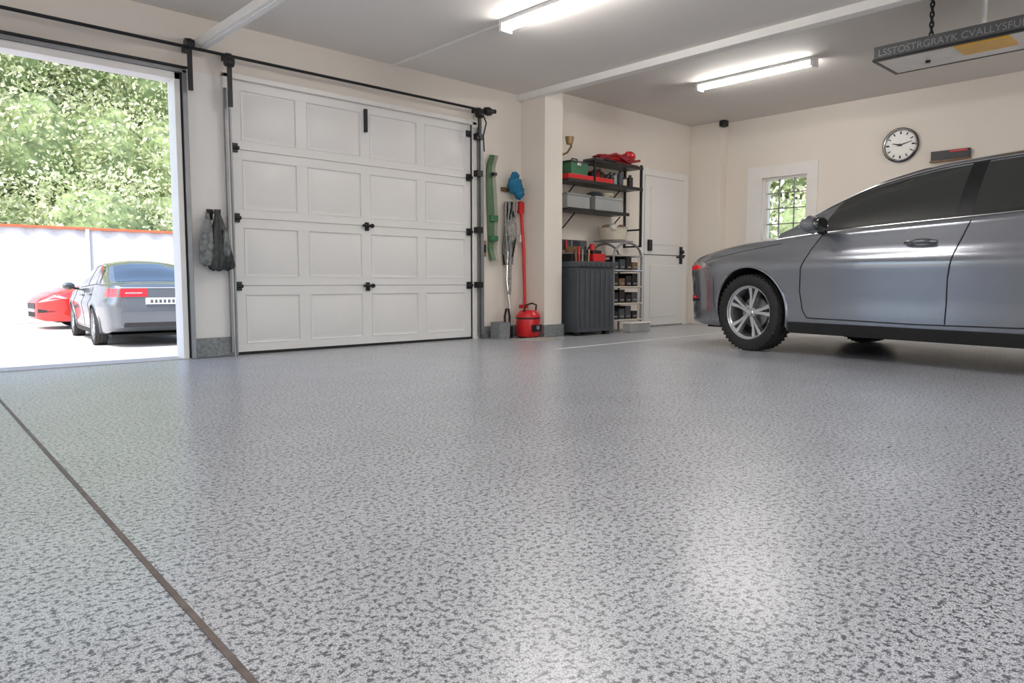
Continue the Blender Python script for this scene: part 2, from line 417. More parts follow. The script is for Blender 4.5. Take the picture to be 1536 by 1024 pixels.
# ------------------------------------------------------------------ hanging opener unit
b=MB(); ox0,ox1,oy0,oy1,oz0,oz1=6.0,6.48,1.15,2.28,2.28,2.385
M_op=mat('opener_shell',(.10,.105,.11),.4,metal=.4,var=.1)
M_pan=mat('opener_diffuser',(.72,.72,.73),.25,var=.05)
b.box((ox0,oy0,oz0+.01),(ox1,oy1,oz1),M_op)
b.box((ox0+.02,oy0+.02,oz0-.004),(ox1-.02,oy1-.02,oz0+.02),M_pan)
for lo,hi in (((ox0-.008,oy0-.008,oz0-.006),(ox0+.02,oy1+.008,oz0+.014)),((ox1-.02,oy0-.008,oz0-.006),(ox1+.008,oy1+.008,oz0+.014)),((ox0,oy1-.02,oz0-.006),(ox1,oy1+.008,oz0+.014)),((ox0,oy0-.008,oz0-.006),(ox1,oy0+.02,oz0+.014))): b.box(lo,hi,M_black)
b.box((ox0+.03,1.40,oz0-.012),(ox0+.30,1.74,oz0-.002),M_orange)
b.cyl((6.27,1.98,oz0-.02),(6.27,1.98,oz0-.003),.018,M_black)
b.cyl((6.2,1.60,oz1),(6.2,1.60,ZR),.018,M_fix); b.cyl((6.2,1.60,oz1),(6.2,1.60,oz1+.05),.05,M_fix)
for k in range(8):
    zc=oz1+.02+k*.036
    pts=[]
    for i in range(12):
        t=2*math.pi*i/12; u=.012*math.cos(t); w=.024*math.sin(t)
        pts.append((6.06+(u if k%2 else 0), 1.90+(0 if k%2 else u), zc+w))
    b.tube(pts,.007,M_black,6,closed=True)
b.cyl((6.06,1.90,ZR-.02),(6.06,1.90,ZR),.03,M_black)
op=b.build('door_opener',.004)
cu=bpy.data.curves.new('opener_label','FONT'); cu.body='LSSTOSTRGRAYK CVALLYSFULLD'; cu.size=.070; cu.extrude=.0008
lab=bpy.data.objects.new('opener_label',cu); S.collection.objects.link(lab); lab.data.materials.append(M_grey)
lab.matrix_world=Matrix(((0,0,-1,ox0-.0015),(-1,0,0,oy1-.03),(0,1,0,oz0+.03),(0,0,0,1)))
lab.parent=op

# ------------------------------------------------------------------ CAR
def curve(pts):
    pts=sorted(pts); xs=[p[0] for p in pts]; ys=[p[1] for p in pts]; n=len(xs)
    d=[(ys[i+1]-ys[i])/(xs[i+1]-xs[i]) for i in range(n-1)]
    t=[d[0]]+[0 if d[i-1]*d[i]<=0 else 2*d[i-1]*d[i]/(d[i-1]+d[i]) for i in range(1,n-1)]+[d[-1]]
    def f(x):
        if x<=xs[0]: return ys[0]
        if x>=xs[-1]: return ys[-1]
        i=max(k for k in range(n-1) if xs[k]<=x); h=xs[i+1]-xs[i]; s=(x-xs[i])/h
        return (2*s**3-3*s*s+1)*ys[i]+(s**3-2*s*s+s)*h*t[i]+(-2*s**3+3*s*s)*ys[i+1]+(s**3-s*s)*h*t[i+1]
    return f
XF=.97
Pw=curve([(-3.82,.60),(-3.79,.70),(-3.72,.775),(-3.5,.83),(-3.0,.88),(-2,.905),(-1,.91),(0,.905),(.35,.885),(.6,.84),(.78,.75),(.88,.64),(.94,.52),(XF,.40)])
Zs=curve([(XF,.62),(.91,.70),(.78,.765),(.58,.825),(.2,.89),(-.1,.92),(-.5,.955),(-.8,.97),(-1.7,1.0),(-2.7,1.035),(-3.5,1.05),(-3.75,1.03),(-3.82,.98)])
Zb=curve([(XF,.25),(.8,.20),(.4,.19),(-3,.20),(-3.6,.26),(-3.82,.34)])
Cr=curve([(XF,.02),(.7,.07),(.2,.095),(-.4,.085),(-3.2,.04),(-3.82,.02)])
Q=curve([(.15,.925),(.25,.95),(.34,.962),(.42,.966),(.52,.980),(.62,.996),(.70,1.008),(.745,1.0),(.80,.972),(.88,.952),(.95,.935),(1.05,.90)])
def W(x,z): return Pw(x)*Q(z)
Zrail=curve([(-.22,.97),(-.32,1.01),(-.45,1.075),(-.64,1.175),(-1.0,1.31),(-1.5,1.39),(-2.0,1.405),(-2.5,1.37),(-2.9,1.24),(-3.3,1.10),(-3.5,1.045)])
Zcen=curve([(-.22,1.03),(-.32,1.085),(-.45,1.155),(-.64,1.25),(-1.0,1.385),(-1.4,1.45),(-1.9,1.475),(-2.4,1.45),(-2.8,1.34),(-3.3,1.14),(-3.5,1.07)])
def cab(x,t,off=0):
    zb=Zs(x)-.02; yb=W(x,zb)-.045; zr=max(Zrail(x),zb+.005); yr=yb-(zr-zb)*.52
    if t<=1:
        y=yb+(yr-yb)*t+.022*math.sin(math.pi*t)*min(1,(zr-zb)/.3)+off; z=zb+(zr-zb)*t+off*.4
    else:
        u=t-1; zc=Zcen(x); y=yr*(1-u); z=zr+(zc-zr)*(1-(1-u)**2.4)+off
        y+= off*.5*(1-u)
    return (x,y,z)

def make_wheel(parent, c, side):
    b=MB(); s=side; ax=(0,s,0); R=.322
    b.lathe([(.215,-.09),(.24,-.10),(.285,-.105),(.31,-.095),(R,-.07),(R,-.035),(R-.008,-.03),(R-.008,-.022),(R,-.018),(R,.018),(R-.008,.022),(R-.008,.03),(R,.035),(R,.07),(.31,.095),(.285,.105),(.24,.10),(.218,.085)],c,ax,M_tyre,56)
    for k in range(48):
        a=2*math.pi*k/48
        for h in (-.084,.084):
            p=Vector(c)+Vector((math.cos(a)*.3125,s*h,math.sin(a)*.3125))
            b.box(p-Vector((.008,.014,.007)),p+Vector((.008,.014,.007)),M_tyre,M=Matrix.Rotation(-a,3,'Y'))
    b.lathe([(.218,.088),(.226,.092),(.224,.08),(.205,.07),(.195,.0),(.195,-.08),(.215,-.09)],c,ax,M_alloy,56)
    b.lathe([(.0,-.02),(.19,-.02)],c,ax,M_black,32)
    b.lathe([(.0,.0),(.13,.0),(.135,-.02)],c,ax,M_grey,32)
    b.lathe([(.0,.085),(.03,.083),(.036,.07),(.05,.055),(.055,.0)],c,ax,M_alloy,24)
    for k in range(5):
        a0=2*math.pi*k/5+math.pi/2+.2
        for da in (-.17,.17):
            a=a0+da; d=Vector((math.cos(a),0,math.sin(a))); a2=a0+da*.5
            q=Vector((math.cos(a2),0,math.sin(a2))); n=Vector((-math.sin(a),0,math.cos(a)))
            vs=[]
            for (rr,w,h0,h1,dd) in ((.035,.016,.03,.070,q),(.13,.016,.028,.068,(q+d).normalized()),(.212,.024,.045,.078,d)):
                p=Vector(c)+dd*rr
                vs += [p-n*w+Vector((0,s*h0,0)),p+n*w+Vector((0,s*h0,0)),p+n*w*.7+Vector((0,s*h1,0)),p-n*w*.7+Vector((0,s*h1,0))]
            fs=[]
            for i in range(2):
                for k2 in range(4): fs.append((i*4+k2,i*4+(k2+1)%4,(i+1)*4+(k2+1)%4,(i+1)*4+k2))
            fs+=[(0,1,2,3),(8,9,10,11)]
            b.add(vs,fs,M_alloy)
        a=a0+math.pi/5; p=Vector(c)+Vector((math.cos(a)*.022,s*.08,math.sin(a)*.022)); b.ell(p,(.005,.006,.005),M_black,8,6)
    return b.build('wheel', parent=parent, sharp=30)

def car(name, pm, loc, ang):
    root=bpy.data.objects.new(name,None); S.collection.objects.link(root)
    root.location=loc; root.rotation_euler=(0,0,ang)
    xs=sorted(set(list(np.linspace(-3.82,-3.5,14))+list(np.linspace(-3.5,.4,80))+list(np.linspace(.4,XF,28))))
    rings=[]
    for x in xs:
        zb=Zb(x); zs=Zs(x); r=.055; half=[]
        for i in range(7): half.append((Pw(x)*Q(zb)*(i)/7*.98, zb-.0))
        for i in range(26):
            z=zb+(zs-r-zb)*i/25; half.append((W(x,z) - (.02 if i==0 else 0), z))
        ys=W(x,zs-r)
        for i in range(1,6):
            a=math.pi/2*i/5; half.append((ys-r*(1-math.cos(a)), zs-r+r*math.sin(a)))
        for i in range(1,11):
            u=i/10; half.append(((ys-r)*(1-u), zs+Cr(x)*(1-(1-u)**2)))
        ring=[(x,y,z) for y,z in half]+[(x,-y,z) for y,z in half[-2:0:-1]]
        rings.append(ring)
    N=len(rings[0]); b=MB(); vs=[p for r in rings for p in r]
    fs=[(i*N+k,i*N+(k+1)%N,(i+1)*N+(k+1)%N,(i+1)*N+k) for i in range(len(rings)-1) for k in range(N)]
    fs+=[tuple(range(N)),tuple((len(rings)-1)*N+k for k in range(N))]
    b.add(vs,fs,pm,True)
    body=b.build('body',parent=root,sharp=50)
    body.data.materials.append(M_rub)
    cut=MB()
    for ax in (0,-2.75):
        for s in (1,-1): cut.cyl((ax,s*.58,.33),(ax,s*1.2,.33),.372,M_rub,n=64)
    co=cut.build('cutter'); co.matrix_world=Matrix.Identity(4)
    root.location=(0,0,0); root.rotation_euler=(0,0,0); bpy.context.view_layer.update()
    md=body.modifiers.new('b','BOOLEAN'); md.operation='DIFFERENCE'; md.object=co; md.solver='EXACT'
    dg=bpy.context.evaluated_depsgraph_get(); me=bpy.data.meshes.new_from_object(body.evaluated_get(dg))
    body.modifiers.clear(); body.data=me; bpy.data.objects.remove(co)
    if len(me.materials)<2: me.materials.append(M_rub)
    ri=len(me.materials)-1
    for p in me.polygons:
        for ax in (0,-2.75):
            ok=all(math.hypot(me.vertices[v].co.x-ax,me.vertices[v].co.z-.33)<.3735 for v in p.vertices)
            if ok and (abs(p.normal.y)<.35 or abs(abs(p.center.y)-.58)<.01): p.material_index=ri
    me.set_sharp_from_angle(angle=math.radians(40))
    b=MB(); P=[]
    for x in np.linspace(-3.5,-.22,70):
        row=[cab(x,t) for t in list(np.linspace(0,1,10))+list(np.linspace(1.08,2,10))]
        row=row+[(p[0],-p[1],p[2]) for p in row[-2::-1]]
        P.append(row)
    b.grid(P,pm); b.build('cabin',parent=root,sharp=60)
    def patch(bb,x0,x1,lo,hi,m,off=.004,n=30,k=8,both=True):
        for s in ((1,-1) if both else (1,)):
            G=[]
            for i in range(n+1):
                x=x0+(x1-x0)*i/n; l=lo(x); h=hi(x)
                G.append([ (lambda q:(q[0],s*q[1],q[2]))(cab(x,l+(h-l)*j/k,off)) for j in range(k+1)])
            bb.grid(G,m)
    b=MB()
    patch(b,-.60,-1.60,lambda x:.10,lambda x:min(.90,.10+.80*min(1,(-.60-x)/.12+.05)),M_glass)
    patch(b,-1.70,-2.42,lambda x:.10,lambda x:.90,M_glass)
    patch(b,-2.47,-2.80,lambda x:.10,lambda x:.10+.78*max(0.02,min(1,(2.82+x)/.22)),M_glass)
    patch(b,-.26,-1.22,lambda x:1.10,lambda x:2.0,M_glass)
    patch(b,-2.62,-3.42,lambda x:1.14,lambda x:2.0,M_glass)
    b.build('windows',parent=root,sharp=60)
    b=MB()
    patch(b,-1.60,-1.70,lambda x:.02,lambda x:.95,M_black,off=.003)
    patch(b,-2.42,-2.47,lambda x:.05,lambda x:.92,M_black,off=.003)
    patch(b,-.50,-2.9,lambda x:.0,lambda x:.10,M_black,off=.002)
    hm=mat('handle_'+pm.name,(.12,.125,.14),.2,metal=.6,coat=1) if pm is M_pgrey else pm
    for s in (1,-1):
        f=lambda p:(p[0],s*p[1],p[2])
        b.tube([f(cab(x,.035,.006)) for x in np.linspace(-.46,-2.95,40)],.009,M_chrome,6)
        b.tube([f(cab(x,.945,.004)) for x in np.linspace(-.36,-2.85,50)],.006,M_chrome,6)
        def sl(pts,r=.0045,m=M_rub,o=.0): b.tube([(x,s*(W(x,z)+o),z) for x,z in pts],r,m,6)
        def poly(pts,n=8):
            out=[]
            for i in range(len(pts)-1):
                for k in range(n): t=k/n; out.append((pts[i][0]+(pts[i+1][0]-pts[i][0])*t, pts[i][1]+(pts[i+1][1]-pts[i][1])*t))
            return out+[pts[-1]]
        sl(poly([(-.66,.93),(-.58,.82),(-.52,.68),(-.50,.5),(-.52,.36),(-.56,.30)]))
        sl(poly([(-1.72,.97),(-1.66,.80),(-1.62,.6),(-1.60,.30)]))
        sl(poly([(-2.55,1.0),(-2.50,.85),(-2.36,.66),(-2.31,.5),(-2.25,.30)]))
        sl(poly([(-.56,.30),(-1.4,.29),(-2.25,.30)]))
        sl(poly([(.70,.70),(.45,.78),(.1,.835),(-.3,.885)],8),.003)
        sl(poly([(.40,.62),(.42,.40),(.36,.30)],8),.003)
        b.grid([[(x,s*(W(x,z)+.008),z) for z in (.175,.19,.22,.25,.262)] for x in np.linspace(-.38,-2.38,30)],M_rub)
        for ax in (0,-2.75):
            pts=[]
            for k in range(41):
                a=-.30+(math.pi+.60)*k/40; x=ax+.375*math.cos(a); z=.33+.375*math.sin(a)
                if z>.2: pts.append((x,s*(W(x,z)+.001),z))
            b.tube(pts,.010,pm,6)
        for hx in (-1.42,-2.28):
            hz=.845 if hx>-2 else .865
            b.ell((hx-.01,s*(W(hx,hz)-.004),hz-.01),(.10,.010,.035),hm,20,10)
            b.tube([(hx-.10,s*(W(hx,hz)+.005),hz),(hx-.085,s*(W(hx,hz)+.034),hz+.002),(hx+.0,s*(W(hx,hz)+.04),hz+.003),(hx+.085,s*(W(hx,hz)+.03),hz),(hx+.10,s*(W(hx,hz)+.005),hz-.002)],.013,hm,8)
        b.ell((-.68,s*1.00,1.005),(.085,.11,.07),pm,20,12,fn=lambda d:1 if d.x>0 else .85)
        b.ell((-.745,s*1.00,1.005),(.018,.09,.055),M_glass,16,10)
        b.tube([(-.66,s*.83,.955),(-.67,s*.90,.96),(-.68,s*.96,.985)],.022,M_rub,8)
        def hp(m,x0,x1,lo,hi,off,n=14,k=5):
            G=[]
            for i in range(n+1):
                x=x0+(x1-x0)*i/n; l=lo(x); h=hi(x)
                G.append([(x,s*(W(x,l+(h-l)*j/k)+off),l+(h-l)*j/k) for j in range(k+1)])
            b.grid(G,m)
        hp(M_hlamp,.42,.94,lambda x:.705-.08*max(0,(x-.5)/.4),lambda x:max(.705-.08*max(0,(x-.5)/.4)+.004,min(Zs(x)-.05,.705+.16*min(1,(x-.42)/.2)*.6)),.004)
        hp(M_lensred,.55,.76,lambda x:.70-.01*(x-.55)/.2,lambda x:.70+.035*math.sin(math.pi*min(1,max(0,(x-.55)/.21)))+.003,.008)
        hp(M_rub,.62,.94,lambda x:.415-.03*(x-.62)/.3,lambda x:.42+.05*(x-.62)/.3,.004)
        hp(M_lensred,.66,.80,lambda x:.43,lambda x:.435+.02*math.sin(math.pi*(x-.66)/.14),.008)
        hp(M_lensred,-3.45,-3.815,lambda x:.84,lambda x:.84+.13*min(1,(-3.42-x)/.12),.004)
        b.box((-3.835,min(s*.22,s*.62),.84),(-3.815,max(s*.22,s*.62),.97),M_lensred)
        b.box((-3.84,min(s*.30,s*.55),.89),(-3.83,max(s*.30,s*.55),.912),M_hlamp)
    b.box((XF-.015,-.38,.47),(XF+.008,.38,.60),M_rub)
    for k in range(4): b.box((XF,-.36,.48+k*.03),(XF+.014,.36,.486+k*.03),M_chrome)
    b.box((XF-.015,-.36,.29),(XF+.006,.36,.40),M_rub); b.box((XF,-.26,.405),(XF+.015,.26,.465),M_plate)
    b.box((-3.84,-.25,.70),(-3.82,.25,.82),M_plate)
    b.box((-3.845,-.25,.70),(-3.838,.25,.715),M_dgrey)
    for k in range(6): b.box((-3.843,-.19+k*.066,.735),(-3.839,-.15+k*.066,.79),M_dgrey)
    b.box((-3.88,-.62,.40),(-3.80,.62,.60),pm); b.box((-3.885,-.58,.345),(-3.80,.58,.42),M_rub)
    b.tube([(-3.825,-.60,.985),(-3.825,.60,.985)],.008,M_chrome,6)
    b.box((-3.5,-.72,.17),(.6,.72,.21),M_rub)
    b.build('details',parent=root,bevel=0,sharp=45)
    for ax in (0,-2.75):
        for s in (1,-1): make_wheel(root,(ax,s*.795,.322),s)
    root.location=loc; root.rotation_euler=(0,0,ang)
    return root
car('car', M_pgrey, (6.50,2.90,0), math.atan2(.979,.203))

# ------------------------------------------------------------------ outdoors
ZG=-.5
b=MB()
b.add([(-40,-40,ZG-.01),(60,-40,ZG-.01),(60,70,ZG-.01),(-40,70,ZG-.01)],[(0,1,2,3)],M_ground)
b.build('ground_outside')
b=MB()
b.add([(-6,YA+.2,-.01),(12,YA+.2,-.01),(12,11.5,ZG+.005),(-6,11.5,ZG+.005),(-6,YA+.2,ZG),(12,YA+.2,ZG),(12,11.5,ZG),(-6,11.5,ZG)],
      [(0,1,2,3),(0,4,5,1),(0,3,7,4),(1,5,6,2),(3,2,6,7),(4,7,6,5)],M_conc)
b.build('driveway_ramp')
boxobj('driveway',[((-6,11.5,ZG-.05),(12,22.2,ZG))],M_conc)
b=MB(); YF=22.5; P=[]
n=230
for i in range(n+1):
    x=-14+36*i/n; y=YF+(.05 if (i//2)%2 else 0)
    P.append([(x,y,ZG),(x,y,2.0)])
b.grid(P,M_fence,False)
for x in np.arange(-14,22,2.4): b.box((x,YF-.06,ZG),(x+.09,YF+.0,2.02),M_fence)
b.box((-14,YF-.05,2.0),(22,YF+.09,2.06),M_fred)
b.build('fence')
car('car', M_psilv, (4.45,16.6,ZG), math.radians(84))
car('car', M_pred, (4.36,19.7,ZG), math.radians(180))

def foliage(name, blobs, nleaf, size, trunks=()):
    tot=sum(r[0]*r[2] for c,r in blobs); V=[]
    for c,r in blobs:
        k=int(nleaf*r[0]*r[2]/tot)
        d=np.random.normal(size=(k,3)); d/=np.linalg.norm(d,axis=1)[:,None]
        rad=(.78+.34*np.random.rand(k))[:,None]
        lump=1+.12*np.sin(d[:,0:1]*7+c[0])*np.cos(d[:,2:3]*6+c[2])+.08*np.sin(d[:,1:2]*11+c[0]*3+d[:,2:3]*9)
        ctr=np.array(c)+d*np.array(r)*rad*lump
        a=np.random.normal(size=(k,3)); a/=np.linalg.norm(a,axis=1)[:,None]
        e=np.cross(a,np.random.normal(size=(k,3))); e/=np.linalg.norm(e,axis=1)[:,None]
        s=(size*(.5+.9*np.random.rand(k)))[:,None]
        V.append(np.stack([ctr-a*s,ctr+e*s*.5,ctr+a*s,ctr-e*s*.5],1).reshape(-1,3))
    V=np.concatenate(V); nf=len(V)//4
    b=MB()
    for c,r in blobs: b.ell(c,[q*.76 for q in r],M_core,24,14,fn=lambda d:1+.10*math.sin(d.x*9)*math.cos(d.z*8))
    for t in trunks: b.cyl((t[0],t[1],ZG),(t[0]+.1,t[1],t[2]),.2,M_trunk,r1=.12)
    o=len(b.v); b.v+=[tuple(p) for p in V.tolist()]; k=b.mi(M_leaf)
    b.f+=[(o+4*i,o+4*i+1,o+4*i+2,o+4*i+3) for i in range(nf)]; b.m+=[k]*nf; b.sm+=[False]*nf
    me=bpy.data.meshes.new(name); me.from_pydata(b.v,[],b.f)
    for m in b.mats: me.materials.append(m)
    me.polygons.foreach_set('material_index', b.m); me.polygons.foreach_set('use_smooth', b.sm)
    ob=bpy.data.objects.new(name,me); S.collection.objects.link(ob); return ob
bl=[]; tr=[]
for i in range(11):
    x=-5+i*2.3; bl.append(((x,27+random.uniform(-1,1),1.8+random.uniform(-.3,.6)),(2.2,1.8,2.3)))
    bl.append(((x+1,28.5+random.uniform(-1,1),5.2+random.uniform(-.6,.8)),(2.4,2,2.5)))
    bl.append(((x+.3,30,8.8+random.uniform(-.6,1)),(2.6,2,2.6))); tr.append((x,27.5,2.5))
foliage('tree', bl, 170000, .09, tr)
bl=[]; tr=[]
for i in range(5):
    y=2+i*2.2; bl.append(((14.5+random.uniform(-.5,.5),y,1.0),(1.3,1.6,1.7))); bl.append(((15.5,y+.8,3.8),(1.5,1.7,1.9))); tr.append((15,y,2))
foliage('tree', bl, 30000, .075, tr)

# ------------------------------------------------------------------ storage alcove
b=MB()
def shelf(x0,x1,z,y0=5.38): b.box((x0,y0,z-.02),(x1,YA,z),M_black); b.box((x0,y0-.008,z-.03),(x1,y0,z+.008),M_black)
shelf(5.90,7.24,1.70); shelf(6.35,7.24,1.95); shelf(5.90,6.98,1.385)
b.box((7.215,5.38,1.0),(7.24,5.405,1.98),M_black); b.box((7.215,YA-.025,1.0),(7.24,YA,1.98),M_black)
for z in (1.0,1.2): b.box((7.215,5.38,z),(7.24,YA,z+.02),M_black)
b.box((6.35,5.38,1.70),(6.37,5.40,1.95),M_black)
for x in (6.1,6.9):
    for z in (1.68,1.365): b.tube([(x,YA-.01,z-.18),(x,5.45,z-.015)],.008,M_black,6)
b.build('wall_shelf',.002)
def jit(c,r,m,bb,f=9,a=.12): 
    ph=random.random()*6
    bb.ell(c,r,m,24,14,fn=lambda d:1+a*math.sin(d.x*f+ph)*math.cos(d.y*f*.8+ph)+a*.6*math.sin(d.z*f*1.3+ph))
b=MB()
b.box((6.42,5.42,1.951),(6.78,5.62,1.985),M_dgrey); b.box((6.55,5.42,1.951),(7.20,5.60,1.978),M_dred)
jit((6.66,5.5,2.01),(.17,.09,.045),M_dred,b); jit((6.80,5.5,2.03),(.12,.09,.04),M_red,b); jit((7.0,5.5,2.03),(.17,.09,.06),M_dred,b); jit((7.10,5.48,2.08),(.09,.07,.055),M_red,b)
b.tube([(6.5,5.44,1.99),(6.75,5.40,2.06),(7.0,5.41,1.99),(7.2,5.4,2.03)],.014,M_dred,8)
b.build('folded_tarps')
b=MB(); b.box((5.93,5.395,1.701),(6.70,5.63,1.71),M_red); b.box((5.93,5.395,1.71),(6.70,5.405,1.762),M_red); b.box((5.93,5.62,1.71),(6.70,5.63,1.762),M_red); b.box((5.93,5.405,1.71),(5.94,5.62,1.762),M_red); b.box((6.69,5.405,1.71),(6.70,5.62,1.762),M_red)
b.build('red_tray',.004)
b=MB(); b.box((6.02,5.44,1.712),(6.30,5.60,1.90),M_green); b.box((6.00,5.43,1.90),(6.32,5.61,1.915),M_dgrey); b.tube([(6.10,5.52,1.915),(6.12,5.52,1.95),(6.20,5.52,1.95),(6.22,5.52,1.915)],.008,M_black); b.box((6.12,5.43,1.86),(6.18,5.44,1.90),M_chrome); b.build('green_toolbox',.01)
b=MB()
for k in range(4):
    x=6.38+k*.08; h=.08+.03*(k%3)
    b.box((x,5.45,1.712),(x+.065,5.58,1.74+h),[M_black,M_dred,M_wood,M_dgrey][k])
b.tube([(6.36,5.44,1.80),(6.45,5.42,1.85),(6.6,5.42,1.79),(6.68,5.42,1.84)],.012,M_black)
b.build('hand_tools',.004)
b=MB()
for k,x in enumerate((6.76,6.84,6.93,7.02,7.12)):
    h=.10+.03*(k%3); m=[M_black,M_clear,M_dgrey,M_cream,M_black][k]; b.cyl((x,5.48+.02*(k%2),1.701),(x,5.48+.02*(k%2),1.70+h),.036,m); b.cyl((x,5.48+.02*(k%2),1.70+h),(x,5.48+.02*(k%2),1.73+h),.018,M_black)
b.build('spray_cans')
for (x0,x1,k) in ((5.93,6.30,0),(6.40,6.88,1)):
    b=MB(); 
    for lo,hi in (((x0,5.41,1.386),(x1,5.415,1.53)),((x0,5.615,1.386),(x1,5.62,1.53)),((x0,5.415,1.386),(x0+.005,5.615,1.53)),((x1-.005,5.415,1.386),(x1,5.615,1.53)),((x0,5.415,1.386),(x1,5.615,1.39))): b.box(lo,hi,M_clear)
    b.box((x0-.012,5.40,1.53),(x1+.012,5.63,1.552),[M_grey,M_clear][k])
    for j in range(5): jit((x0+.05+j*(x1-x0-.1)/4,5.5+.03*(j%2),1.44),(.04,.06,.045),[M_dgrey,M_green,M_wood,M_black,M_dred][(j+2*k)%5],b)
    b.build('storage_bin',.0)
b=MB()
jit((6.5,5.50,1.585),(.11,.07,.03),M_dgrey,b); jit((6.72,5.50,1.59),(.09,.07,.035),M_cream,b); b.build('folded_cloths')
b=MB(); b.tube([(6.0,5.60,1.97),(6.02,5.5,2.0),(6.03,5.45,2.06),(6.0,5.45,2.12)],.012,M_brass); b.lathe([(.0,0),(.035,.0),(.045,.05),(.05,.08)],(6.0,5.45,2.08),(0,0,1),M_brass,20); b.box((5.97,5.58,1.9),(6.03,YA,2.0),M_brass); b.build('wall_sconce')

b=MB(); cx0,cx1,cy0,cy1=5.80,6.40,5.14,5.62
b.box((cx0,cy0,.04),(cx1,cy1,.74),M_dgrey); b.box((cx0-.015,cy0-.02,.74),(cx1+.015,cy1,.80),M_dgrey)
for k in range(7):
    x=cx0+.05+k*.083; b.box((x-.012,cy0-.008,.08),(x+.012,cy0,.70),M_dgrey); b.box((x-.02,cy0-.028,.75),(x+.02,cy0-.018,.79),M_dgrey)
for x in (cx0+.03,cx1-.09):
    for y in (cy0+.03,cy1-.09): b.box((x,y,0),(x+.06,y+.06,.04),M_black)
b.build('storage_cabinet',.008)
b=MB(); b.box((5.84,5.25,.801),(6.10,5.5,.88),M_black); b.box((5.83,5.24,.88),(6.11,5.51,.895),M_grey); b.tube([(5.92,5.37,.895),(5.93,5.37,.96),(6.03,5.37,.96),(6.04,5.37,.895)],.009,M_black)
b.box((5.85,5.24,.896),(5.98,5.36,.96),M_wood); b.box((6.0,5.28,.896),(6.09,5.40,1.02),M_dgrey)
for k in range(5): b.cyl((5.86+k*.05,5.215,.801),(5.86+k*.055,5.225,.93+.03*(k%2)),.011,[M_wood,M_red,M_grey,M_black,M_brass][k])
b.build('tool_caddy',.006)
b=MB(); b.box((6.15,5.22,.801),(6.36,5.42,.89),M_red); b.box((6.18,5.25,.89),(6.33,5.40,.93),M_black); b.cyl((6.22,5.3,.93),(6.22,5.3,1.0),.028,M_red); b.tube([(6.2,5.35,.93),(6.23,5.35,.975),(6.30,5.35,.975),(6.33,5.35,.93)],.009,M_black); b.build('red_charger',.012)
b=MB(); b.box((5.9,5.625,.95),(6.5,YA,1.06),M_dgrey)
for k in range(6): b.cyl((5.95+k*.09,5.612,.90),(5.95+k*.09,5.612,1.05),.012,[M_black,M_wood,M_red,M_grey,M_black,M_brass][k])
b.build('tool_rail')
b=MB(); rx0,rx1,ry0,ry1=6.50,7.02,5.22,5.55
for y in (ry0,ry1):
    pts=[(rx0,y,0),(rx0,y,.86)]+[((rx0+rx1)/2-(rx1-rx0)/2*math.cos(t),y,.86+.17*math.sin(t)) for t in np.linspace(0.1,math.pi-.1,14)]+[(rx1,y,.86),(rx1,y,0)]
    b.tube(pts,.014,M_grey,10)
for z in (.14,.33,.52,.71,.88):
    b.box((rx0,ry0,z-.012),(rx1,ry1,z),M_grey)
    b.tube([(rx0,ry0-.01,z),(rx1,ry0-.01,z)],.010,M_cream if z<.6 else M_chrome,8)
for i,z in enumerate((.14,.33,.52,.71)):
    for k in range(4):
        x=rx0+.03+k*.12; h=.10+.03*((i+k)%3)
        b.box((x,ry0+.03,z+.001),(x+.10,ry1-.05,z+h),[M_black,M_wood,M_dgrey,M_black,M_dgrey,M_black,M_black][(i*3+k*2)%7])
        b.box((x+.02,ry0+.022,z+.03),(x+.08,ry0+.032,z+.05),M_grey)
b.build('wire_rack',.002)
b=MB(); prof=[(.13,.0),(.15,.01),(.17,.14),(.18,.15)]
b.lathe([(.0,0)]+prof+[(.165,.14),(.14,.02)],(6.70,5.40,1.055),(0,0,1),M_cream,24)
for k in range(8): b.ell((6.70+.1*math.cos(k),5.40+.1*math.sin(k*1.7),1.19+.015*(k%3)),(.05,.05,.04),[M_cream,M_wood,M_clear][k%3],10,8)
b.box((6.52,5.25,1.043),(6.9,5.54,1.055),M_grey)
b.build('basket')
b=MB(); b.box((6.64,5.08,.001),(7.02,5.19,.10),M_clear); b.box((6.63,5.07,.10),(7.03,5.195,.115),M_fix); b.build('white_bin',.01)

# ------------------------------------------------------------------ items on wall right of garage door
b=MB(); P=[]
for i in range(25):
    t=i/24; z=.80+1.06*t; w=.062*(1-.25*math.cos(2*math.pi*t)*.5); yo=YA-.035-(.05 if t>.9 else 0)*(t-.9)*10-(.05)*max(0,(.1-t))*10
    dx=.012*math.sin(t*5)
    P.append([(5.02+dx-w,yo+.012,z),(5.02+dx-w*.8,yo,z),(5.02+dx+w*.8,yo,z),(5.02+dx+w,yo+.012,z),(5.02+dx+w,yo+.025,z),(5.02+dx-w,yo+.025,z),(5.02+dx-w,yo+.012,z)])
b.grid(P,M_lgreen); b.add(P[0],[tuple(range(6))],M_lgreen); b.add(P[-1],[tuple(range(6))],M_lgreen)
P2=[[(p[2][0]-.045,p[2][1]-.003,p[2][2]),(p[2][0]+.001,p[2][1]-.003,p[2][2])] for p in P]; b.grid(P2,M_beige)
b.box((5.0,YA-.08,1.66),(5.04,YA,1.69),M_black); b.box((4.97,YA-.065,1.2),(5.07,YA-.03,1.26),M_green); b.box((4.97,YA-.065,1.0),(5.07,YA-.03,1.05),M_green)
b.build('snowboard')
hx=5.26
b=MB()
b.box((hx-.10,YA-.03,1.52),(hx+.10,YA,1.56),M_wood); b.cyl((hx,YA-.12,1.54),(hx,YA,1.54),.01,M_black)
jit((hx,YA-.11,1.58),(.085,.06,.09),M_teal,b,7,.12); jit((hx+.05,YA-.12,1.51),(.06,.05,.07),M_teal,b,7,.12)
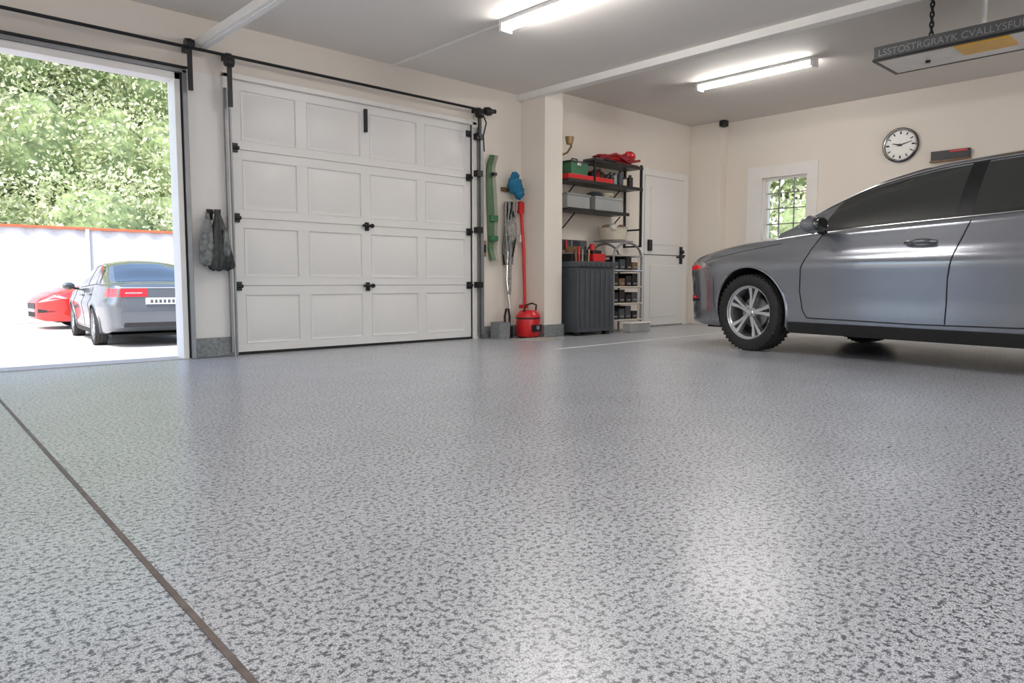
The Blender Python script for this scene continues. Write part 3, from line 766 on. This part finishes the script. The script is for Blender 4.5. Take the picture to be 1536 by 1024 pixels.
jit((hx+.01,YA-.10,1.67),(.05,.04,.05),M_teal,b,7,.12)
b.build('teal_cap')
b=MB(); M_str=mat('mop_strings',(.33,.31,.29),.8,var=.4,scale=40,bump=.5)
for k in range(16):
    x=hx-.10+.009*k; pts=[]
    ph=random.random()*6
    for i in range(14):
        t=i/13; zz=1.41-t*(.55+.12*math.sin(ph*3)); pts.append((x+.018*math.sin(t*5+ph)-.03*t*(1 if k>8 else .0),YA-.07-.03*math.sin(k*1.3+t*3),zz))
    b.tube(pts,.010,[M_str,M_grey,M_black,M_str][k%4],6)
jit((hx-.02,YA-.085,1.12),(.065,.04,.13),M_str,b,14,.12)
b.tube([(hx-.07,YA-.08,1.0),(hx-.09,YA-.08,.6),(hx-.06,YA-.10,.30)],.012,M_chrome)
b.tube([(hx-.03,YA-.07,.9),(hx-.05,YA-.09,.6),(hx-.07,YA-.1,.45)],.018,M_str)
b.build('mop')
b=MB(); b.tube([(hx+.12,YA-.07,1.43),(hx+.14,YA-.10,.9),(hx+.14,YA-.12,.33)],.018,M_red,10); b.box((hx+.09,YA-.09,1.30),(hx+.16,YA-.05,1.42),M_red); b.box((hx+.10,YA-.09,1.0),(hx+.14,YA-.05,1.08),M_fix)
b.box((hx+.08,YA-.14,.30),(hx+.17,YA-.09,.34),M_red)
b.build('red_broom',.004)
b=MB()
b.lathe([(.0,.015),(.11,.015),(.122,.04),(.125,.17),(.12,.20),(.128,.205),(.128,.225),(.115,.25),(.08,.285),(.0,.295)],(5.30,5.38,0),(0,0,1),M_red,32)
b.lathe([(.127,.198),(.131,.202),(.131,.212),(.127,.215)],(5.30,5.38,0),(0,0,1),M_black,32)
b.tube([(5.21,5.36,.25),(5.22,5.34,.34),(5.30,5.32,.36),(5.38,5.34,.34),(5.39,5.36,.25)],.009,M_black)
b.box((5.24,5.24,.07),(5.36,5.265,.14),M_black); b.cyl((5.30,5.27,.11),(5.30,5.23,.11),.022,M_grey)
for k in range(4):
    a=k*math.pi/2+.7; b.cyl((5.30+.09*math.cos(a),5.38+.09*math.sin(a),0),(5.30+.09*math.cos(a),5.38+.09*math.sin(a),.03),.018,M_black)
b.build('shop_vacuum')
b=MB(); b.box((4.92,5.40,.0),(5.06,5.54,.17),M_stone); b.box((4.93,5.41,.17),(5.05,5.53,.172),M_black); b.build('grey_planter',.008)
b=MB(); b.tube([(5.09,5.5,.0),(5.08,5.5,.22),(5.10,5.5,.30),(5.13,5.5,.30),(5.15,5.5,.22),(5.14,5.5,.0)],.012,M_black); b.box((5.075,5.46,0),(5.16,5.55,.12),M_black); b.build('black_pump',.006)
b=MB(); b.box((4.90,YA-.02,.84),(4.945,YA,1.0),M_brass); b.box((4.91,YA-.032,.88),(4.935,YA-.018,.96),M_black); b.build('wall_switch',.003)

# bag on left strip: gathered top, sagging sack with folds
b=MB(); bx=2.15; yy=YA-.085
M_bag=mat('black_bag',(.02,.023,.025),.3,var=.5,scale=30,bump=.6,bscale=40)
M_bagc=mat('clear_grey_bag',(.16,.17,.17),.2,var=.5,scale=30,bump=.6,bscale=35,alpha=.95)
b.box((bx-.02,YA-.02,1.05),(bx+.02,YA,1.13),M_black); b.tube([(bx,YA-.01,1.10),(bx,YA-.06,1.09),(bx,YA-.065,1.12)],.008,M_black)
def sack(cx,cy,prof,m,dy=.5,nf=7,lean=0.0,n=48):
    vs=[]
    z0=prof[0][1]
    for j,(r,z) in enumerate(prof):
        for k in range(n):
            t=2*math.pi*k/n; q=r*(1+.13*math.sin(nf*t+j*.35)*(1-.5*j/len(prof))+.05*math.sin(3*t+j))
            vs.append((cx+q*math.cos(t)+lean*(z0-z),cy+q*dy*math.sin(t),z+.006*math.sin(5*t+j)))
    R=len(prof)
    b.add(vs,[(j*n+k,j*n+(k+1)%n,(j+1)*n+(k+1)%n,(j+1)*n+k) for j in range(R-1) for k in range(n)]+[tuple(range(n)),tuple((R-1)*n+k for k in range(n))],m,True)
sack(bx+.03,yy,[(.025,1.12),(.022,1.08),(.035,1.04),(.055,.97),(.072,.90),(.085,.83),(.095,.76),(.098,.71),(.090,.68),(.06,.665)],M_bag,.5,8,.04)
sack(bx-.05,yy-.012,[(.012,1.09),(.018,1.05),(.032,.99),(.045,.92),(.050,.84),(.048,.76),(.036,.71),(.02,.70)],M_bagc,.7,6,-.03)
sack(bx+.075,yy-.035,[(.010,.98),(.022,.92),(.032,.85),(.030,.79),(.015,.77)],M_bagc,.7,5,.0)
b.tube([(bx-.05,yy,1.06),(bx-.01,YA-.06,1.105),(bx+.02,YA-.06,1.10),(bx+.05,yy,1.04)],.007,M_black)
b.build('shopping_bag')

# ------------------------------------------------------------------ light
W_=bpy.data.worlds.new('World'); S.world=W_; W_.use_nodes=True; nt=W_.node_tree
bg=nt.nodes['Background']; sk=nt.nodes.new('ShaderNodeTexSky'); sk.sky_type='NISHITA'
sk.sun_disc=False; sk.sun_elevation=math.radians(52); sk.sun_rotation=math.radians(240); sk.air_density=1.0; sk.dust_density=2.5
nt.links.new(sk.outputs[0],bg.inputs[0]); bg.inputs[1].default_value=.6
sd=bpy.data.lights.new('sun','SUN'); sd.energy=4.3; sd.angle=math.radians(1.5); sd.color=(1,.95,.87)
so=bpy.data.objects.new('sun',sd); S.collection.objects.link(so)
dirv=-Vector((-.72,-.52,1.15)).normalized(); so.rotation_euler=dirv.to_track_quat('-Z','Y').to_euler(); so.location=(-10,-10,15)

cam=bpy.data.cameras.new('camera'); co=bpy.data.objects.new('camera',cam); S.collection.objects.link(co)
cam.sensor_width=36; cam.lens=36*1087/1536; cam.clip_start=.05; cam.clip_end=300
co.location=(0,0,.577); co.rotation_euler=(math.radians(90-4.68),0,math.radians(-43.3))
S.camera=co
